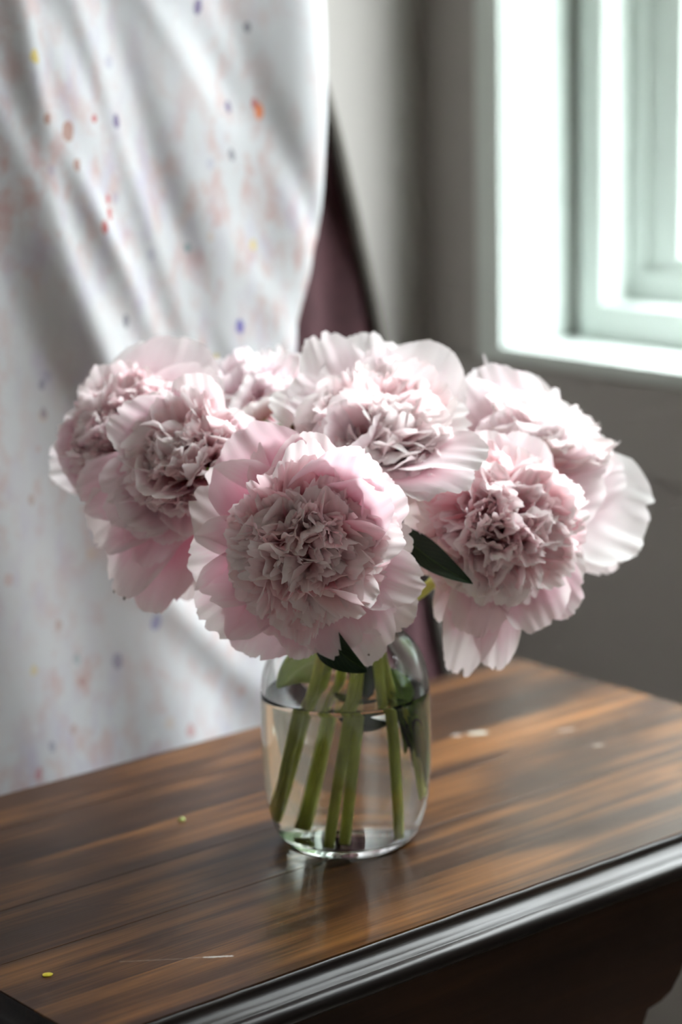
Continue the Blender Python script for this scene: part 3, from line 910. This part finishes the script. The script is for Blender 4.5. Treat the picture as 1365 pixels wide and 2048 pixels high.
f = FL['top']; tuft(f['root'], f['A'], 0.0570, 70, 1.28, M['tuft_white'], f['r'], 0.008, wr=(0.42, 1.0), dark=M['tuft'], clumps=6, pull=0.55)

# left flower facing forwards
peony('left', 405, 950, 1.412, (-0.28, 0.42, 1.0), 'dusky pink peony with broad drooping petals, one nibbled brown at its tip', (-0.036, 0.01, 0.026), (-0.012, 0.01), 303)
guards('left', [
    (158, 1003, 150, 0.010, 0.014), (184, 1075, 190, 0.010, 0.016), (215, 1035, 150, -0.01, 0.016), (234, 1185, 160, 0.008, 0.016), (300, 1225, 180, 0.008, 0.016, dict(notch=1)), (360, 1200, 150, 0.02, 0.010), (395, 1170, 150, 0.01, 0.01),
    (285, 985, 160, -0.050, 0.002, dict(cup=0.9)), (330, 1090, 170, -0.030, 0.010), (255, 1060, 150, -0.02, 0.014), (395, 1075, 150, -0.04, 0.008), (350, 1030, 150, -0.050, 0.004), (280, 1130, 160, -0.01, 0.016), (225, 960, 140, -0.015, 0.01),
    (430, 1010, 150, -0.05, 0.004), (470, 950, 140, -0.03, 0.0)], M['guard'])
f = FL['left']; ring('left', 9, 0.058, 0.046, 1.0, M['guard'], (0.5, 1.0), 0.2)
tuft(f['root'], f['A'], 0.0420, 62, 1.25, M['tuft'], f['r'], 0.010, wr=(0.45, 1.0), clumps=5, pull=0.55)

# left flower at the back
peony('left_back', 285, 905, 1.475, (-0.45, 0.50, 0.75), 'deep pink centred peony with tall smooth white petals, beside the spattered sheet', (-0.03, -0.014, 0.014), (-0.008, -0.006), 404)
guards('left_back', [
    (372, 674, 200, 0.010, -0.004, dict(mat='guard_pale', notch=1, nrmv=CF)), (306, 684, 180, 0.015, -0.004, dict(mat='guard_pale', nrmv=CF)), (425, 735, 160, 0.0, 0.0, dict(mat='guard_pale', nrmv=CF)), (245, 735, 140, 0.01, 0.0, dict(mat='guard_pale', nrmv=CF)),
    (100, 935, 150, 0.010, 0.010, dict(mat='guard_pale', nrmv=CF)), (126, 855, 130, 0.010, 0.006, dict(mat='guard_pale', nrmv=CF)), (132, 955, 220, -0.03, 0.012, dict(notch=0, nrmv=CFL)), (185, 985, 170, -0.04, 0.01, dict(nrmv=CFL)), (168, 800, 150, -0.01, 0.0, dict(nrmv=CFL)), (180, 860, 150, -0.045, 0.0, dict(nrmv=-CFL)),
    (345, 765, 150, -0.03, -0.004, dict(mat='guard_pale', nrmv=CF)), (410, 795, 140, -0.03, 0.0, dict(mat='guard_pale', nrmv=CF))], M['guard'])
f = FL['left_back']; tuft(f['root'], f['A'], 0.0450, 72, 1.20, M['tuft_pink'], f['r'], 0.008, wr=(0.45, 0.95), clumps=5, pull=0.5)

# right flower facing forwards
peony('right', 985, 1058, 1.412, (0.12, 0.12, 1.0), 'round blush peony with a tight ruffled tuft, beside the pointed dark leaf', (0.027, 0.018, 0.0085), (0.021, 0.013), 505)
guards('right', [
    (808, 1060, 200, 0.010, 0.010, dict(notch=2)), (850, 1130, 160, 0.006, 0.016), (876, 1245, 100, 0.004, 0.016), (912, 1348, 120, 0.008, 0.018), (940, 1270, 130, -0.008, 0.020), (985, 1340, 110, 0.006, 0.016, dict(notch=2)),
    (968, 1215, 150, -0.015, 0.018), (1094, 1255, 150, 0.000, 0.016), (1080, 1185, 170, -0.010, 0.018), (1150, 1222, 130, 0.012, 0.012), (1160, 1170, 160, 0.014, 0.012), (1130, 1100, 150, 0.0, 0.012), (900, 1190, 130, -0.01, 0.02),
    (1090, 1205, 150, 0.0, 0.016), (1020, 1180, 160, -0.02, 0.016), (870, 985, 150, 0.022, 0.004), (950, 862, 190, -0.01, -0.006, dict(mat='guard_pale')), (1060, 868, 180, 0.0, -0.004, dict(mat='guard_pale')), (1110, 950, 150, -0.02, 0.0, dict(mat='guard_pale')),
    (900, 930, 150, 0.016, 0.0, dict(mat='guard_pale'))], M['guard'])
f = FL['right']; tuft(f['root'], f['A'], 0.0490, 92, 1.42, M['tuft'], f['r'], 0.008, dark=M['tuft_pink'], clumps=7, pull=0.45)

# right flower at the back, seen from its side
peony('right_back', 1050, 970, 1.480, (0.34, 0.72, 0.20), 'nearly white peony with wide smooth outer petals on the window side', (0.038, 0.002, 0.028), (0.022, -0.002), 606)
guards('right_back', [
    (1296, 1062, 260, 0.000, 0.010, dict(notch=2, depth=0.08, cup=0.4, nrmv=cvec(0.1, 0.5, 1))), (1240, 1130, 150, 0.015, 0.006, dict(mat='guard', nrmv=cvec(0.1, 0.3, 1))), (1248, 935, 170, 0.000, 0.004, dict(nrmv=CF)), (1190, 855, 190, 0.005, 0.0, dict(nrmv=CF)), (1145, 812, 160, 0.02, 0.0, dict(nrmv=CF)), (1085, 785, 190, 0.0, 0.0, dict(nrmv=CF)),
    (1035, 745, 170, 0.02, 0.0, dict(nrmv=CF)), (962, 732, 200, 0.01, 0.0, dict(notch=0, nrmv=CF)), (905, 765, 160, 0.0, 0.0, dict(notch=0, nrmv=CF)), (1175, 880, 210, -0.045, -0.012, dict(notch=1, nrmv=-CFR, cup=0.7)), (1070, 845, 190, -0.05, -0.012, dict(notch=1, nrmv=-CF, cup=0.7)),
    (1215, 960, 180, -0.03, -0.006, dict(nrmv=-CFR, cup=0.6)), (985, 830, 170, -0.04, -0.006, dict(notch=0, nrmv=-CF, cup=0.6)), (967, 706, 14, 0.03, -0.006, dict(notch=0, nrmv=CF))], M['guard_pale'])
f = FL['right_back']; tuft(f['root'], f['A'], 0.0520, 60, 1.10, M['tuft_white'], f['r'], 0.008, clumps=4, pull=0.4)

# flower half hidden at the back
peony('back', 525, 850, 1.535, (-0.05, 0.85, 0.35), 'mostly hidden pale peony wedged behind the highest and the deep pink centred one', (-0.017, -0.022, 0.0085), (0.002, -0.016), 707)
guards('back', [
    (500, 714, 140, 0.0, -0.004, dict(notch=0, mat='guard', nrmv=CF)), (455, 748, 120, -0.01, 0.0, dict(nrmv=CF)), (560, 730, 130, 0.01, 0.0, dict(nrmv=CF)), (588, 724, 110, 0.01, 0.0, dict(nrmv=CF)), (460, 805, 150, -0.06, 0.006, dict(notch=1, nrmv=CF)), (510, 800, 150, -0.07, 0.006, dict(nrmv=CF)), (540, 770, 140, -0.03, 0.0, dict(nrmv=CF))], M['guard_pale'])
f = FL['back']; tuft(f['root'], f['A'], 0.0420, 26, 1.20, M['guard_pale'], f['r'], 0.008)

# ---- leaves ------------------------------------------------------------------
f = FL['right']
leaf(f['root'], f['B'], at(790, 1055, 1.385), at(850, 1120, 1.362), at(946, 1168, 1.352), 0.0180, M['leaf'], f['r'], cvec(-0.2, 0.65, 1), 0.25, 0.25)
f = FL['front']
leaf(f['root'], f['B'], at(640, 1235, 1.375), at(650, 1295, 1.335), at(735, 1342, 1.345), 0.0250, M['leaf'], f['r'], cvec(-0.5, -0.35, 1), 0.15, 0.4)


def jp(rr, tt, z):
    """point inside the jar: to the right, towards the viewer, height above the table"""
    return np.array([rr * 0.767 - tt * 0.64, -rr * 0.642 - tt * 0.768, TZ + z])


f = FL['left']
leaf(f['root'], f['B'], jp(-0.006, 0.006, 0.112), jp(-0.022, -0.002, 0.120), jp(-0.041, 0.004, 0.099), 0.026, M['leaf3'], f['r'], cvec(-0.1, 0.5, 1), 0.1, 0.2, 0.12)
f = FL['right_back']
leaf(f['root'], f['B'], jp(0.024, -0.006, 0.106), jp(0.040, 0.000, 0.100), jp(0.039, 0.002, 0.046), 0.016, M['leaf2'], f['r'], cvec(0.4, 0.1, 1), 0.2, 0.3)
leaf(f['root'], f['B'], jp(0.012, -0.012, 0.110), jp(0.036, -0.010, 0.098), jp(0.038, -0.008, 0.036), 0.018, M['leaf2'], f['r'], cvec(0.2, 0.1, 1), 0.2, 0.3)
for k in range(9):                      # finely cut leaflets under water by the right side of the jar
    a = 0.028 + 0.0019 * k
    leaf(f['root'], f['B'], jp(a - 0.006, -0.012 + 0.003 * k, 0.092 - 0.002 * k), jp(a + 0.001, 0.002 + 0.002 * k, 0.078), jp(min(a + 0.002 * (-1) ** k, 0.040), 0.004 - 0.001 * k, 0.062 - 0.0045 * k), 0.007, M['leaf2'] if k % 3 else M['leaf'], f['r'], cvec(0.2 * (-1) ** k, 0.1, 1), 0.2, 0.3, 0.2)
f = FL['top']
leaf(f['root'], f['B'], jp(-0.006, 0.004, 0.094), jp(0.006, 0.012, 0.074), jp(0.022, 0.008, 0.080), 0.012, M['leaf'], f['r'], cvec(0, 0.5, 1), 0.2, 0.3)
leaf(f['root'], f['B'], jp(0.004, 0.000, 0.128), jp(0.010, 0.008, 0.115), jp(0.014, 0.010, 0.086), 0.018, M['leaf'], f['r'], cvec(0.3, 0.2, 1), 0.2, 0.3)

# ---- withered brown nibbles on a few petal edges
def blemish(key, px, py, dz, rx, ry, mat='brown'):
    f = FL[key]; c = at(px, py, f['z'] + dz) - f['B']
    near = min((o for o in f['root'].children if 'petal' in o.name), key=lambda o: min(sum((v.co[k] - c[k]) ** 2 for k in range(3)) for v in o.data.vertices))
    co = np.array([v.co[:] for v in near.data.vertices]); c = co[((co - c) ** 2).sum(1).argmin()] + TO * 0.0006
    vs = [c + TO * 0.0005]; N = 9; rr = random.Random(px)
    for k in range(N):
        a = 2 * PI * k / N; q = rr.uniform(0.6, 1.2)
        vs.append(c + RT * rx * q * math.cos(a) + UP * ry * q * math.sin(a) - TO * 0.0004)
    pyobj('blemish', vs, [(0, 1 + k, 1 + (k + 1) % N) for k in range(N)], M[mat], near, True)


blemish('left', 250, 1195, 0.008, 0.0010, 0.0016); blemish('right', 975, 1300, 0.006, 0.0022, 0.0012)
blemish('top', 586, 855, -0.03, 0.0016, 0.0030); blemish('left', 222, 978, 0.0, 0.0008, 0.0008); blemish('front', 730, 1308, 0.008, 0.0008, 0.0006); blemish('left', 234, 1178, 0.008, 0.0006, 0.001)

# ---- crumbs on the table --------------------------------------------------------
def flake(name, loc, rx, ry, rz, th, mat, seed):
    bm = bmesh.new(); r = random.Random(seed); N = 14
    top = [bm.verts.new((loc[0] + rx * r.uniform(0.8, 1.1) * math.cos(2 * PI * k / N + rz), loc[1] + ry * r.uniform(0.8, 1.1) * math.sin(2 * PI * k / N + rz), loc[2] + th * r.uniform(0.6, 1.3))) for k in range(N)]
    bot = [bm.verts.new((v.co.x, v.co.y, loc[2])) for v in top]
    c = bm.verts.new((loc[0], loc[1], loc[2] + th * 2)); d = bm.verts.new((loc[0], loc[1], loc[2]))
    for k in range(N):
        bm.faces.new((top[k], top[(k + 1) % N], c)); bm.faces.new((bot[(k + 1) % N], bot[k], d)); bm.faces.new((top[k], bot[k], bot[(k + 1) % N], top[(k + 1) % N]))
    return bmobj(name, bm, mat, None, False)


tag(flake('petal_flake', (-0.2547, -0.0502, TZ), 0.0032, 0.0024, 0.4, 0.0005, M['yellow'], 3), 'tiny yellow petal flake on the table near its corner', 'flake')
tag(flake('green_crumb', (-0.0587, 0.0963, TZ), 0.0022, 0.0022, 0.0, 0.0012, M['speck'], 5), 'small pale green crumb on the table between jar and spattered sheet', 'crumb')
